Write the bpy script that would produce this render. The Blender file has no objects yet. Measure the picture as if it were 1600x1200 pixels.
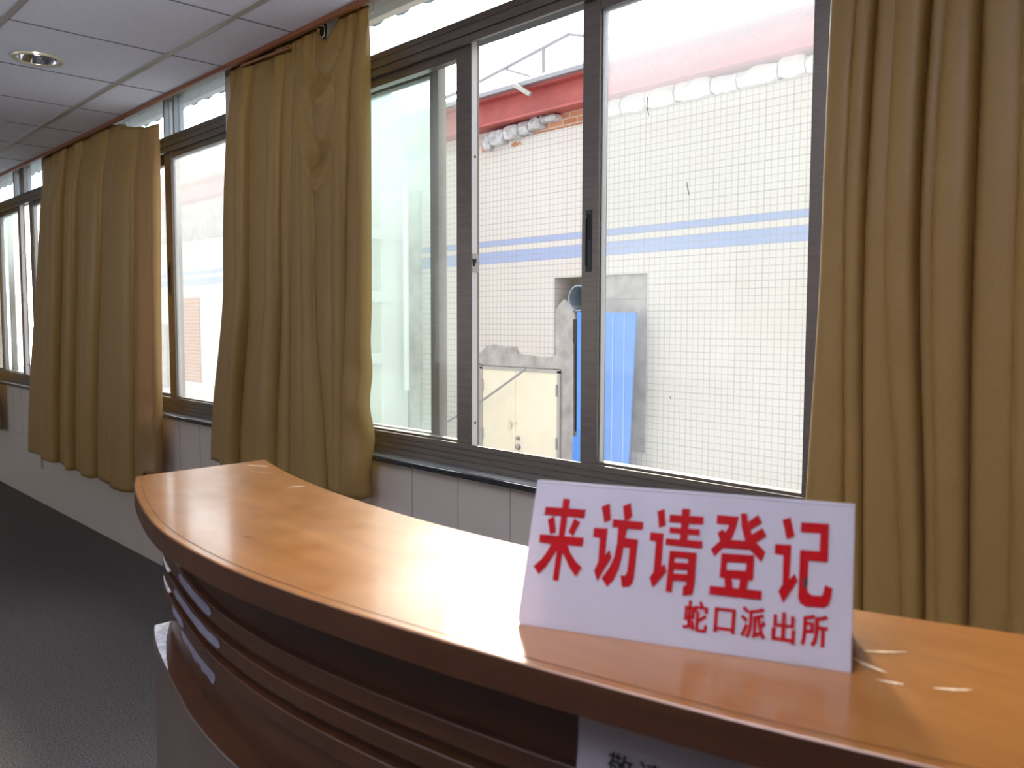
import bpy, bmesh, math, random
import numpy as np
from mathutils import Vector, Matrix

random.seed(7)
SC = bpy.context.scene
COL = SC.collection

# ------------------------------------------------------------------ camera
EYE = Vector((0.0, 0.0, 1.307))
YAW, PITCH, ROLL, FPX = math.radians(46.182), math.radians(4.0457), math.radians(0.1474), 1323.2
fw = Vector((-math.sin(YAW) * math.cos(PITCH), math.cos(YAW) * math.cos(PITCH), -math.sin(PITCH)))
rt = Vector((math.cos(YAW), math.sin(YAW), 0.0))
up = rt.cross(fw)
rt2 = rt * math.cos(ROLL) + up * math.sin(ROLL)
up2 = -rt * math.sin(ROLL) + up * math.cos(ROLL)
cam_data = bpy.data.cameras.new('camera')
cam = bpy.data.objects.new('camera', cam_data)
COL.objects.link(cam)
cam.matrix_world = Matrix(((rt2.x, up2.x, -fw.x, EYE.x), (rt2.y, up2.y, -fw.y, EYE.y),
                           (rt2.z, up2.z, -fw.z, EYE.z), (0, 0, 0, 1)))
cam_data.sensor_width = 36.0
cam_data.lens = FPX / 1600.0 * 36.0
cam_data.clip_start, cam_data.clip_end = 0.02, 300
cam_data.dof.use_dof = True
cam_data.dof.focus_distance = 2.3
cam_data.dof.aperture_fstop = 9.0
SC.camera = cam

# ------------------------------------------------------------------ world, lights, exposure
world = bpy.data.worlds.new('overcast_sky')
SC.world = world
world.use_nodes = True
wn = world.node_tree.nodes
# bright haze around a low hidden sun beyond the opposite building, dimmer sky behind us
SUN_DIR = Vector((-0.68, 0.73, 0.0)).normalized() * math.cos(math.radians(29)) + Vector((0, 0, math.sin(math.radians(29))))
wl = world.node_tree.links
w_tc = wn.new('ShaderNodeTexCoord')
w_dot = wn.new('ShaderNodeVectorMath')
w_dot.operation = 'DOT_PRODUCT'
w_dot.inputs[1].default_value = SUN_DIR
wl.new(w_tc.outputs['Generated'], w_dot.inputs[0])
w_mr = wn.new('ShaderNodeMapRange')
w_mr.interpolation_type = 'SMOOTHSTEP'
w_mr.inputs['From Min'].default_value = 0.1
w_mr.inputs['From Max'].default_value = 1.0
w_mr.inputs['To Min'].default_value = 1.25
w_mr.inputs['To Max'].default_value = 7.0
wl.new(w_dot.outputs['Value'], w_mr.inputs['Value'])
wl.new(w_mr.outputs['Result'], wn['Background'].inputs['Strength'])
wn['Background'].inputs['Color'].default_value = (0.92, 0.95, 1.0, 1)


def light(name, kind, loc, rot, energy, color=(1, 1, 1), **kw):
    d = bpy.data.lights.new(name, kind)
    d.energy = energy
    d.color = color
    for k, v in kw.items():
        setattr(d, k, v)
    o = bpy.data.objects.new(name, d)
    o.location = loc
    o.rotation_euler = rot
    COL.objects.link(o)
    return o


def portal(name, x0, x1, y, z0, z1, inward):
    o = light(name, 'AREA', ((x0 + x1) / 2, y, (z0 + z1) / 2), (math.radians(90 * inward), 0, 0), 1.0,
              shape='RECTANGLE', size=x1 - x0, size_y=z1 - z0)
    o.data.cycles.is_portal = True
    return o


# daylight comes in through the windows and an unseen opening added at the back
for k, (a, b) in enumerate(((-2.97, -0.82), (-5.77, -3.68), (-8.62, -6.48))):
    portal('daylight_portal', a, b, 1.96, 0.84, 2.47, -1)
portal('daylight_portal', -10.6, -5.0, -4.55, 0.7, 2.3, 1)  # portal of the unseen opening added at the back

sun = light('hazy_sun', 'SUN', (-20, 20, 20), SUN_DIR.to_track_quat('Z', 'Y').to_euler(), 4.8, (1.0, 0.84, 0.64), angle=math.radians(6))

# unseen fill light added by the camera, aimed up as an assumed bounced flash
light('assumed_flash_fill', 'AREA', (0.1, -0.35, 1.52), Vector((0.78, 0.28, -0.62)).to_track_quat('Z', 'Y').to_euler(), 62.0, (0.91, 0.92, 1.0),
      size=0.25, spread=math.radians(125))

SC.view_settings.view_transform = 'Standard'
SC.view_settings.look = 'None'
SC.view_settings.exposure = 0.5
SC.view_settings.gamma = 1.0
SC.view_settings.use_curve_mapping = False
SC.cycles.use_denoising = True
SC.cycles.max_bounces = 10
SC.cycles.diffuse_bounces = 6
SC.cycles.glossy_bounces = 4
SC.cycles.transparent_max_bounces = 16
SC.cycles.sample_clamp_indirect = 8.0
SC.cycles.caustics_reflective = False
SC.cycles.caustics_refractive = False


# ------------------------------------------------------------------ helpers
def empty(name, loc=(0, 0, 0)):
    o = bpy.data.objects.new(name, None)
    o.empty_display_size = 0.1
    o.location = loc
    COL.objects.link(o)
    return o


def tag(o, label=None, cat=None, group=None, kind=None):
    if label:
        o['label'] = label
    if cat:
        o['category'] = cat
    if group:
        o['group'] = group
    if kind:
        o['kind'] = kind
    return o


def world_loc(o):
    v = Vector((0, 0, 0))
    while o is not None:
        v += Vector(o.location)
        o = o.parent
    return v


class MB:
    """collects shapes given in world coordinates"""

    def __init__(self):
        self.v, self.f = [], []

    def add(self, vs, fs):
        n = len(self.v)
        self.v += [tuple(float(c) for c in p) for p in vs]
        self.f += [tuple(n + i for i in f) for f in fs]
        return self

    def box(self, x0, x1, y0, y1, z0, z1):
        x0, x1 = min(x0, x1), max(x0, x1)
        y0, y1 = min(y0, y1), max(y0, y1)
        z0, z1 = min(z0, z1), max(z0, z1)
        vs = [(x0, y0, z0), (x1, y0, z0), (x1, y1, z0), (x0, y1, z0), (x0, y0, z1), (x1, y0, z1), (x1, y1, z1), (x0, y1, z1)]
        return self.add(vs, [(0, 3, 2, 1), (4, 5, 6, 7), (0, 1, 5, 4), (1, 2, 6, 5), (2, 3, 7, 6), (3, 0, 4, 7)])

    def prism_xz(self, poly, y0, y1):
        """outline in x,z extruded from y0 (near the room) to y1"""
        n = len(poly)
        a = sum(poly[i][0] * poly[(i + 1) % n][1] - poly[(i + 1) % n][0] * poly[i][1] for i in range(n))
        if a < 0:
            poly = poly[::-1]
        vs = [(x, y0, z) for x, z in poly] + [(x, y1, z) for x, z in poly]
        fs = [tuple(range(n)), tuple(range(2 * n - 1, n - 1, -1))]
        fs += [(i, i + n, (i + 1) % n + n, (i + 1) % n) for i in range(n)]
        return self.add(vs, fs)

    def prism_yz(self, poly, x0, x1):
        n = len(poly)
        a = sum(poly[i][0] * poly[(i + 1) % n][1] - poly[(i + 1) % n][0] * poly[i][1] for i in range(n))
        if a < 0:
            poly = poly[::-1]
        vs = [(x1, y, z) for y, z in poly] + [(x0, y, z) for y, z in poly]
        fs = [tuple(range(n)), tuple(range(2 * n - 1, n - 1, -1))]
        fs += [(i, i + n, (i + 1) % n + n, (i + 1) % n) for i in range(n)]
        return self.add(vs, fs)

    def tube(self, pts, r, n=10, cap=True):
        pts = [Vector(p) for p in pts]
        rr = r if isinstance(r, (list, tuple)) else [r] * len(pts)
        vs = []
        for i, p in enumerate(pts):
            d = (pts[min(i + 1, len(pts) - 1)] - pts[max(i - 1, 0)]).normalized()
            a = d.orthogonal().normalized() if i == 0 else (a - d * a.dot(d)).normalized()
            b = d.cross(a)
            for k in range(n):
                t = 2 * math.pi * k / n
                vs.append(p + (a * math.cos(t) + b * math.sin(t)) * rr[i])
        fs = []
        for i in range(len(pts) - 1):
            for k in range(n):
                fs.append((i * n + k, i * n + (k + 1) % n, (i + 1) * n + (k + 1) % n, (i + 1) * n + k))
        if cap:
            fs.append(tuple(range(n - 1, -1, -1)))
            fs.append(tuple((len(pts) - 1) * n + k for k in range(n)))
        return self.add(vs, fs)

    def lathe(self, prof, c, axis='z', n=48):
        """profile of (radius, height) turned about an axis through c"""
        vs = []
        for r, h in prof:
            for k in range(n):
                t = 2 * math.pi * k / n
                u, w = r * math.cos(t), r * math.sin(t)
                vs.append((c[0] + u, c[1] + w, c[2] + h) if axis == 'z' else (c[0] + u, c[1] + h, c[2] + w))
        fs = []
        for i in range(len(prof) - 1):
            for k in range(n):
                fs.append((i * n + k, i * n + (k + 1) % n, (i + 1) * n + (k + 1) % n, (i + 1) * n + k))
        return self.add(vs, fs)

    def build(self, name, mat, parent=None, smooth=False, bevel=0.0):
        me = bpy.data.meshes.new(name)
        base = world_loc(parent)
        me.from_pydata([(x - base.x, y - base.y, z - base.z) for x, y, z in self.v], [], self.f)
        me.validate()
        bm = bmesh.new()
        bm.from_mesh(me)
        if bm.edges and not any(e_.is_boundary for e_ in bm.edges):
            bmesh.ops.recalc_face_normals(bm, faces=bm.faces)      # closed shapes: all faces outward
            bm.to_mesh(me)
        bm.free()
        me.update()
        if mat is not None:
            me.materials.append(mat)
        if smooth:
            for p in me.polygons:
                p.use_smooth = True
            me.set_sharp_from_angle(angle=math.radians(38))
        o = bpy.data.objects.new(name, me)
        COL.objects.link(o)
        if parent is not None:
            o.parent = parent
        if bevel:
            m = o.modifiers.new('edge', 'BEVEL')
            m.width = bevel
            m.segments = 2
            m.limit_method = 'ANGLE'
        return o


def Z(r, y):          # a height at distance y whose slope from eye level is r
    return EYE.z + r * y


# ------------------------------------------------------------------ materials
def mat_new(name):
    m = bpy.data.materials.new(name)
    m.use_nodes = True
    nt = m.node_tree
    return m, nt, nt.nodes, nt.links, nt.nodes['Principled BSDF']


def plain(name, col, rough=0.5, metal=0.0, coat=0.0, noise=0.0, nscale=20.0, bump=0.0, bscale=60.0, spec=0.5, emit=None,
          stretch=(1, 1, 1), detail=4.0):
    m, nt, N, L, P = mat_new(name)
    P.inputs['Base Color'].default_value = (*col, 1)
    P.inputs['Roughness'].default_value = rough
    P.inputs['Metallic'].default_value = metal
    P.inputs['Coat Weight'].default_value = coat
    P.inputs['Specular IOR Level'].default_value = 0.18
    P.inputs['Coat Roughness'].default_value = 0.09
    P.inputs['Specular IOR Level'].default_value = spec
    tc = N.new('ShaderNodeTexCoord')
    mp = N.new('ShaderNodeMapping')
    mp.inputs['Scale'].default_value = stretch
    L.new(tc.outputs['Object'], mp.inputs['Vector'])
    if noise:
        nz = N.new('ShaderNodeTexNoise')
        nz.inputs['Scale'].default_value = nscale
        nz.inputs['Detail'].default_value = detail
        L.new(mp.outputs['Vector'], nz.inputs['Vector'])
        mx = N.new('ShaderNodeMix')
        mx.data_type = 'RGBA'
        mx.inputs[6].default_value = (*[max(0, c * (1 - noise)) for c in col], 1)
        mx.inputs[7].default_value = (*[min(1, c * (1 + noise)) for c in col], 1)
        mr = N.new('ShaderNodeMapRange')
        mr.inputs['From Min'].default_value = 0.3
        mr.inputs['From Max'].default_value = 0.7
        L.new(nz.outputs['Fac'], mr.inputs['Value'])
        L.new(mr.outputs['Result'], mx.inputs[0])
        L.new(mx.outputs[2], P.inputs['Base Color'])
    if bump:
        nb = N.new('ShaderNodeTexNoise')
        nb.inputs['Scale'].default_value = bscale
        nb.inputs['Detail'].default_value = 6.0
        L.new(mp.outputs['Vector'], nb.inputs['Vector'])
        bp = N.new('ShaderNodeBump')
        bp.inputs['Strength'].default_value = bump
        bp.inputs['Distance'].default_value = 0.004
        L.new(nb.outputs['Fac'], bp.inputs['Height'])
        L.new(bp.outputs['Normal'], P.inputs['Normal'])
    if emit:
        P.inputs['Emission Color'].default_value = (*col, 1)
        P.inputs['Emission Strength'].default_value = emit
    return m


def glass_mat(name, tint, dust, lo, hi, scale=3.0, fine=0.0, topdust=0.0, z0=0.75):
    """window glass with a film of dust"""
    m = bpy.data.materials.new(name)
    m.use_nodes = True
    nt = m.node_tree
    N, L = nt.nodes, nt.links
    N.remove(N['Principled BSDF'])
    out = N['Material Output']
    tr = N.new('ShaderNodeBsdfTransparent')
    tr.inputs['Color'].default_value = (*tint, 1)
    gl = N.new('ShaderNodeBsdfGlossy')
    gl.inputs['Roughness'].default_value = 0.03
    fr = N.new('ShaderNodeFresnel')
    fr.inputs['IOR'].default_value = 1.45
    sh = N.new('ShaderNodeMath')
    sh.operation = 'MULTIPLY'
    sh.inputs[1].default_value = 0.9
    geo = N.new('ShaderNodeNewGeometry')
    ff = N.new('ShaderNodeMath')
    ff.operation = 'SUBTRACT'
    ff.inputs[0].default_value = 1.0
    L.new(geo.outputs['Backfacing'], ff.inputs[1])
    fm = N.new('ShaderNodeMath')
    fm.operation = 'MULTIPLY'
    L.new(fr.outputs[0], fm.inputs[0])
    L.new(ff.outputs[0], fm.inputs[1])
    L.new(fm.outputs[0], sh.inputs[0])
    clean = N.new('ShaderNodeMixShader')
    L.new(sh.outputs[0], clean.inputs[0])
    L.new(tr.outputs[0], clean.inputs[1])
    L.new(gl.outputs[0], clean.inputs[2])
    df = N.new('ShaderNodeBsdfDiffuse')
    df.inputs['Color'].default_value = (*dust, 1)
    tl = N.new('ShaderNodeBsdfTranslucent')
    tl.inputs['Color'].default_value = (*dust, 1)
    dm = N.new('ShaderNodeMixShader')
    dm.inputs[0].default_value = 0.6
    L.new(df.outputs[0], dm.inputs[1])
    L.new(tl.outputs[0], dm.inputs[2])
    tc = N.new('ShaderNodeTexCoord')
    nz = N.new('ShaderNodeTexNoise')
    nz.inputs['Scale'].default_value = scale
    nz.inputs['Detail'].default_value = 3.0
    L.new(tc.outputs['Object'], nz.inputs['Vector'])
    mr = N.new('ShaderNodeMapRange')
    mr.inputs['From Min'].default_value = 0.35
    mr.inputs['From Max'].default_value = 0.65
    mr.inputs['To Min'].default_value = lo
    mr.inputs['To Max'].default_value = hi
    L.new(nz.outputs['Fac'], mr.inputs['Value'])
    fac = mr.outputs['Result']
    if topdust:
        sp = N.new('ShaderNodeSeparateXYZ')
        L.new(tc.outputs['Object'], sp.inputs[0])
        mt = N.new('ShaderNodeMapRange')
        mt.inputs['From Min'].default_value = z0
        mt.inputs['From Max'].default_value = 1.30
        mt.inputs['To Max'].default_value = topdust
        L.new(sp.outputs['Z'], mt.inputs['Value'])
        at = N.new('ShaderNodeMath')
        L.new(fac, at.inputs[0])
        L.new(mt.outputs['Result'], at.inputs[1])
        fac = at.outputs[0]
    if fine:
        nf = N.new('ShaderNodeTexNoise')
        nf.inputs['Scale'].default_value = 420.0
        nf.inputs['Detail'].default_value = 2.0
        L.new(tc.outputs['Object'], nf.inputs['Vector'])
        mf = N.new('ShaderNodeMapRange')
        mf.inputs['From Min'].default_value = 0.35
        mf.inputs['From Max'].default_value = 0.65
        mf.inputs['To Min'].default_value = -fine
        mf.inputs['To Max'].default_value = fine
        L.new(nf.outputs['Fac'], mf.inputs['Value'])
        ad = N.new('ShaderNodeMath')
        L.new(fac, ad.inputs[0])
        L.new(mf.outputs['Result'], ad.inputs[1])
        fac = ad.outputs[0]
    mx = N.new('ShaderNodeMixShader')
    L.new(fac, mx.inputs[0])
    L.new(clean.outputs[0], mx.inputs[1])
    L.new(dm.outputs[0], mx.inputs[2])
    L.new(mx.outputs[0], out.inputs['Surface'])
    return m


def cloth_mat(name, col, transl=0.025):
    m, nt, N, L, P = mat_new(name)
    out = N['Material Output']
    P.inputs['Roughness'].default_value = 0.43
    P.inputs['Specular IOR Level'].default_value = 0.38
    P.inputs['Sheen Weight'].default_value = 0.12
    P.inputs['Sheen Roughness'].default_value = 0.4
    P.inputs['Sheen Tint'].default_value = (1.0, 0.85, 0.55, 1)
    tc = N.new('ShaderNodeTexCoord')
    nz = N.new('ShaderNodeTexNoise')
    nz.inputs['Scale'].default_value = 260.0
    nz.inputs['Detail'].default_value = 2.0
    mp = N.new('ShaderNodeMapping')
    mp.inputs['Scale'].default_value = (1.0, 1.0, 1.6)
    L.new(tc.outputs['Object'], mp.inputs['Vector'])
    L.new(mp.outputs['Vector'], nz.inputs['Vector'])
    mx = N.new('ShaderNodeMix')
    mx.data_type = 'RGBA'
    mx.inputs[6].default_value = (*[c * 0.82 for c in col], 1)
    mx.inputs[7].default_value = (*[min(1, c * 1.15) for c in col], 1)
    L.new(nz.outputs['Fac'], mx.inputs[0])
    L.new(mx.outputs[2], P.inputs['Base Color'])
    n2 = N.new('ShaderNodeTexNoise')
    n2.inputs['Scale'].default_value = 9.0
    n2.inputs['Detail'].default_value = 3.0
    L.new(tc.outputs['Object'], n2.inputs['Vector'])
    bp = N.new('ShaderNodeBump')
    bp.inputs['Strength'].default_value = 0.25
    bp.inputs['Distance'].default_value = 0.02
    L.new(n2.outputs['Fac'], bp.inputs['Height'])
    L.new(bp.outputs['Normal'], P.inputs['Normal'])
    tl = N.new('ShaderNodeBsdfTranslucent')
    tl.inputs['Color'].default_value = (0.95, 0.55, 0.22, 1)
    ms = N.new('ShaderNodeMixShader')
    ms.inputs[0].default_value = transl
    L.new(P.outputs[0], ms.inputs[1])
    L.new(tl.outputs[0], ms.inputs[2])
    L.new(ms.outputs[0], out.inputs['Surface'])
    return m


def wood_mat(name, dark, light_, rough=0.2, coat=0.5, stretch=(1.5, 9, 9), scratches=False):
    m, nt, N, L, P = mat_new(name)
    P.inputs['Roughness'].default_value = rough
    P.inputs['Coat Weight'].default_value = coat
    P.inputs['Coat Roughness'].default_value = 0.12
    P.inputs['Coat IOR'].default_value = 1.75
    tc = N.new('ShaderNodeTexCoord')
    mp = N.new('ShaderNodeMapping')
    mp.inputs['Scale'].default_value = stretch
    L.new(tc.outputs['Object'], mp.inputs['Vector'])
    nz = N.new('ShaderNodeTexNoise')
    nz.inputs['Scale'].default_value = 3.5
    nz.inputs['Detail'].default_value = 7.0
    nz.inputs['Roughness'].default_value = 0.62
    nz.inputs['Distortion'].default_value = 0.6
    L.new(mp.outputs['Vector'], nz.inputs['Vector'])
    mx = N.new('ShaderNodeMix')
    mx.data_type = 'RGBA'
    mx.inputs[6].default_value = (*dark, 1)
    mx.inputs[7].default_value = (*light_, 1)
    mr = N.new('ShaderNodeMapRange')
    mr.inputs['From Min'].default_value = 0.3
    mr.inputs['From Max'].default_value = 0.7
    L.new(nz.outputs['Fac'], mr.inputs['Value'])
    L.new(mr.outputs['Result'], mx.inputs[0])
    L.new(mx.outputs[2], P.inputs['Base Color'])
    n3 = N.new('ShaderNodeTexNoise')
    n3.inputs['Scale'].default_value = 14.0
    n3.inputs['Detail'].default_value = 4.0
    L.new(tc.outputs['Object'], n3.inputs['Vector'])
    r3 = N.new('ShaderNodeMapRange')
    r3.inputs['To Min'].default_value = rough * 0.75
    r3.inputs['To Max'].default_value = rough * 1.4
    L.new(n3.outputs['Fac'], r3.inputs['Value'])
    L.new(r3.outputs['Result'], P.inputs['Roughness'])
    bp = N.new('ShaderNodeBump')
    bp.inputs['Strength'].default_value = 0.05
    bp.inputs['Distance'].default_value = 0.003
    L.new(n3.outputs['Fac'], bp.inputs['Height'])
    L.new(bp.outputs['Normal'], P.inputs['Coat Normal'])
    return m


def facade_mat():
    """small square mosaic tiles with grey joints and two blue courses"""
    m, nt, N, L, P = mat_new('mosaic_facade')
    P.inputs['Roughness'].default_value = 0.45
    tc = N.new('ShaderNodeTexCoord')
    sp = N.new('ShaderNodeSeparateXYZ')
    L.new(tc.outputs['Object'], sp.inputs[0])
    T = 0.0765

    def mth(op, a, b=None):
        n = N.new('ShaderNodeMath')
        n.operation = op
        for i, q in enumerate((a, b)):
            if q is None:
                continue
            if isinstance(q, (int, float)):
                n.inputs[i].default_value = q
            else:
                L.new(q, n.inputs[i])
        return n.outputs[0]

    def joint(src, period, width):
        a = mth('ADD', src, 100.0)
        f = mth('FRACT', mth('DIVIDE', a, period))
        return mth('LESS_THAN', f, width / period)

    jx = joint(sp.outputs['X'], T, 0.007)
    jz = joint(sp.outputs['Z'], T, 0.007)
    jX = joint(sp.outputs['X'], T * 4, 0.010)
    jZ = joint(sp.outputs['Z'], T * 4, 0.010)
    j = mth('MAXIMUM', mth('MAXIMUM', jx, jz), mth('MAXIMUM', jX, jZ))

    def band(lo, hi):
        return mth('MULTIPLY', mth('GREATER_THAN', sp.outputs['Z'], lo), mth('LESS_THAN', sp.outputs['Z'], hi))

    bl = mth('MAXIMUM', band(Z(0.133, 8) + 1.36, Z(0.144, 8) + 1.36), band(Z(0.104, 8) + 1.36, Z(0.124, 8) + 1.36))
    nz = N.new('ShaderNodeTexNoise')
    nz.inputs['Scale'].default_value = 1.3
    nz.inputs['Detail'].default_value = 5.0
    L.new(tc.outputs['Object'], nz.inputs['Vector'])
    mx = N.new('ShaderNodeMix')
    mx.data_type = 'RGBA'
    mx.inputs[6].default_value = (0.60, 0.54, 0.49, 1)
    mx.inputs[7].default_value = (0.64, 0.61, 0.58, 1)
    L.new(nz.outputs['Fac'], mx.inputs[0])
    m2 = N.new('ShaderNodeMix')
    m2.data_type = 'RGBA'
    m2.inputs[7].default_value = (0.31, 0.38, 0.58, 1)
    L.new(bl, m2.inputs[0])
    L.new(mx.outputs[2], m2.inputs[6])
    m3 = N.new('ShaderNodeMix')
    m3.data_type = 'RGBA'
    m3.inputs[7].default_value = (0.34, 0.32, 0.31, 1)
    L.new(mth('MULTIPLY', j, 0.85), m3.inputs[0])
    L.new(m2.outputs[2], m3.inputs[6])
    L.new(m3.outputs[2], P.inputs['Base Color'])
    return m


def brick_mat(name, c1, c2, mortar, scale=1.0):
    m, nt, N, L, P = mat_new(name)
    P.inputs['Roughness'].default_value = 0.9
    tc = N.new('ShaderNodeTexCoord')
    sp = N.new('ShaderNodeSeparateXYZ')
    cb = N.new('ShaderNodeCombineXYZ')
    L.new(tc.outputs['Object'], sp.inputs[0])
    L.new(sp.outputs['X'], cb.inputs['X'])
    L.new(sp.outputs['Z'], cb.inputs['Y'])
    b = N.new('ShaderNodeTexBrick')
    b.inputs['Color1'].default_value = (*c1, 1)
    b.inputs['Color2'].default_value = (*c2, 1)
    b.inputs['Mortar'].default_value = (*mortar, 1)
    b.inputs['Scale'].default_value = scale
    b.inputs['Brick Width'].default_value = 0.24
    b.inputs['Row Height'].default_value = 0.075
    b.inputs['Mortar Size'].default_value = 0.008
    L.new(cb.outputs[0], b.inputs['Vector'])
    L.new(b.outputs['Color'], P.inputs['Base Color'])
    return m


def acrylic_mat():
    m, nt, N, L, P = mat_new('white_acrylic')
    P.inputs['Base Color'].default_value = (0.74, 0.71, 0.76, 1)
    P.inputs['Roughness'].default_value = 0.16
    tl = N.new('ShaderNodeBsdfTranslucent')
    tl.inputs['Color'].default_value = (0.85, 0.78, 0.80, 1)
    ms = N.new('ShaderNodeMixShader')
    ms.inputs[0].default_value = 0.30
    L.new(P.outputs[0], ms.inputs[1])
    L.new(tl.outputs[0], ms.inputs[2])
    L.new(ms.outputs[0], N['Material Output'].inputs['Surface'])
    return m


M = dict(
    aluminium=plain('bronze_aluminium', (0.22, 0.19, 0.165), 0.36, 0.5, noise=0.10, nscale=30, stretch=(0.4, 4, 4)),
    alu_edge=plain('pale_aluminium', (0.55, 0.55, 0.56), 0.4, 0.4),
    jamb=plain('jamb_aluminium', (0.22, 0.21, 0.22), 0.4, 0.6),
    dark=plain('dark_gap', (0.02, 0.018, 0.018), 0.6),
    gasket=plain('rubber_gasket', (0.05, 0.06, 0.06), 0.6),
    granite=plain('dark_granite', (0.035, 0.035, 0.04), 0.18, noise=0.4, nscale=120, coat=0.3),
    granite_top=plain('grey_sill', (0.20, 0.20, 0.20), 0.3, noise=0.2, nscale=60),
    wall=plain('painted_wall', (0.68, 0.60, 0.52), 0.55, noise=0.03, nscale=3, bump=0.05),
    ceiling=plain('ceiling_tile', (0.80, 0.82, 0.94), 0.85, noise=0.04, nscale=90, bump=0.25, bscale=110),
    tbar=plain('ceiling_bar', (0.42, 0.40, 0.37), 0.5),
    tline=plain('ceiling_joint', (0.20, 0.19, 0.21), 0.7),
    strip=plain('varnished_strip', (0.26, 0.09, 0.032), 0.35, noise=0.15, nscale=14, stretch=(0.3, 4, 4)),
    carpet=plain('charcoal_carpet', (0.15, 0.138, 0.13), 0.95, noise=0.45, nscale=160, bump=0.8, bscale=240, spec=0.1),
    curtain=cloth_mat('gold_satin', (0.385, 0.235, 0.072)),
    curtain_thin=cloth_mat('unlined_gold_satin', (0.42, 0.26, 0.10), 0.16),
    hook=plain('steel_hook', (0.6, 0.6, 0.62), 0.25, 1.0),
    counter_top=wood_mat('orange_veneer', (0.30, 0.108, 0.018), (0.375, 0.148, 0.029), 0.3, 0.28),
    counter_body=wood_mat('shaded_orange_veneer', (0.042, 0.014, 0.0045), (0.075, 0.025, 0.008), 0.38, 0.06, stretch=(1.2, 1.2, 12)),  # veneer of the top darkened: shade of the front put into its colour
    counter_groove=plain('counter_groove', (0.10, 0.035, 0.012), 0.4),
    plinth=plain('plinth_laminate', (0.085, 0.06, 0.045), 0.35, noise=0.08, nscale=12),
    chipped=plain('bare_white_board', (0.75, 0.75, 0.72), 0.8, noise=0.35, nscale=60, detail=8),
    backing=plain('grey_backing_paper', (0.20, 0.19, 0.24), 0.85, noise=0.06, nscale=30),
    acrylic=acrylic_mat(),
    red=plain('red_film', (0.42, 0.005, 0.008), 0.4, spec=0.1),
    ink=plain('black_ink', (0.012, 0.012, 0.012), 0.6),
    stain=plain('dark_smudge', (0.05, 0.02, 0.02), 0.6),
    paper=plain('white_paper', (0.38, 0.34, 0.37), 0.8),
    brass=plain('pale_brass_ring', (0.72, 0.66, 0.48), 0.3, 0.3),
    reflector=plain('lamp_reflector', (0.75, 0.8, 0.9), 0.12, 1.0),
    bulb=plain('lamp_bulb', (0.9, 0.95, 1.0), 0.3, emit=1.5),
    glass_clear=glass_mat('dusty_glass', (0.93, 0.97, 0.95), (0.82, 0.86, 0.86), 0.03, 0.09, 2.0, fine=0.015),
    glass_right=glass_mat('dusty_right_glass', (0.95, 0.975, 0.96), (0.78, 0.82, 0.90), 0.035, 0.07, 2.0, fine=0.03, topdust=0.42, z0=0.98),
    glass_far=glass_mat('dusty_far_glass', (0.94, 0.97, 0.97), (0.80, 0.84, 0.86), 0.12, 0.18, 2.0, fine=0.02, topdust=0.30, z0=0.8),
    glass_haze=glass_mat('hazy_green_glass', (0.955, 0.985, 0.975), (0.74, 0.88, 0.90), 0.06, 0.15, 2.4, fine=0.03, topdust=0.5),
    glass_top=glass_mat('transom_glass', (0.88, 0.96, 0.99), (0.75, 0.86, 0.92), 0.12, 0.30, 3.0),
    facade=facade_mat(),
    wing=plain('wing_render', (0.66, 0.68, 0.62), 0.8, noise=0.04, nscale=2.0),
    wing_trim=plain('wing_trim_render', (0.84, 0.86, 0.86), 0.8),
    roof_tube=plain('grey_tube', (0.30, 0.30, 0.31), 0.5),
    facade_plain=plain('pale_render', (0.72, 0.74, 0.70), 0.8, noise=0.05, nscale=2.0),
    plaster=plain('grey_render', (0.40, 0.375, 0.355), 0.9, noise=0.22, nscale=5, bump=0.8, bscale=12, detail=9),
    block=plain('grey_block', (0.46, 0.46, 0.47), 0.9, noise=0.3, nscale=14, bump=0.8, bscale=25),
    rawbrick=brick_mat('orange_brick', (0.42, 0.17, 0.09), (0.50, 0.24, 0.14), (0.50, 0.42, 0.36)),
    steel_red=plain('red_oxide_steel', (0.40, 0.085, 0.075), 0.5, noise=0.18, nscale=3),
    flashing=plain('grey_flashing', (0.28, 0.28, 0.30), 0.45, 0.3),
    door=plain('cream_door', (0.80, 0.74, 0.58), 0.5, noise=0.03, nscale=4),
    doortrim=plain('grey_steel_trim', (0.42, 0.40, 0.37), 0.5, 0.2),
    chrome=plain('knob_steel', (0.35, 0.34, 0.33), 0.25, 1.0),
    blue=plain('blue_sheet', (0.08, 0.26, 0.72), 0.45, noise=0.10, nscale=6, stretch=(3, 3, 0.6)),
    pipe=plain('grey_duct', (0.30, 0.36, 0.42), 0.4, 0.3),
    white_pipe=plain('white_pvc', (0.85, 0.86, 0.85), 0.4),
    ground=plain('concrete_ground', (0.45, 0.44, 0.42), 0.9, noise=0.1, nscale=2),
    awning=plain('pale_blue_canvas', (0.27, 0.38, 0.50), 0.8, noise=0.12, nscale=5),
    cable=plain('grey_cable', (0.30, 0.30, 0.31), 0.5),
    tarp=plain('white_sheet', (0.78, 0.80, 0.82), 0.6),
)

# ================================================================== ROOM
WALL_Y, WIN_Y = 1.75, 1.80
CEIL = 2.36
X0, X1, YB = -11.0, 3.2, -4.5
OPEN = ((-2.97, -0.82), (-5.77, -3.68), (-8.62, -6.48))


def struct(mb, name, mat, parent=None, **kw):
    o = mb.build(name, mat, parent, **kw)
    if parent is None:
        tag(o, kind='structure')
    return o


struct(MB().box(X0 - 0.2, X1 + 0.2, YB - 0.2, WALL_Y + 0.22, -0.15, 0.0), 'floor', M['carpet'])
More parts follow.
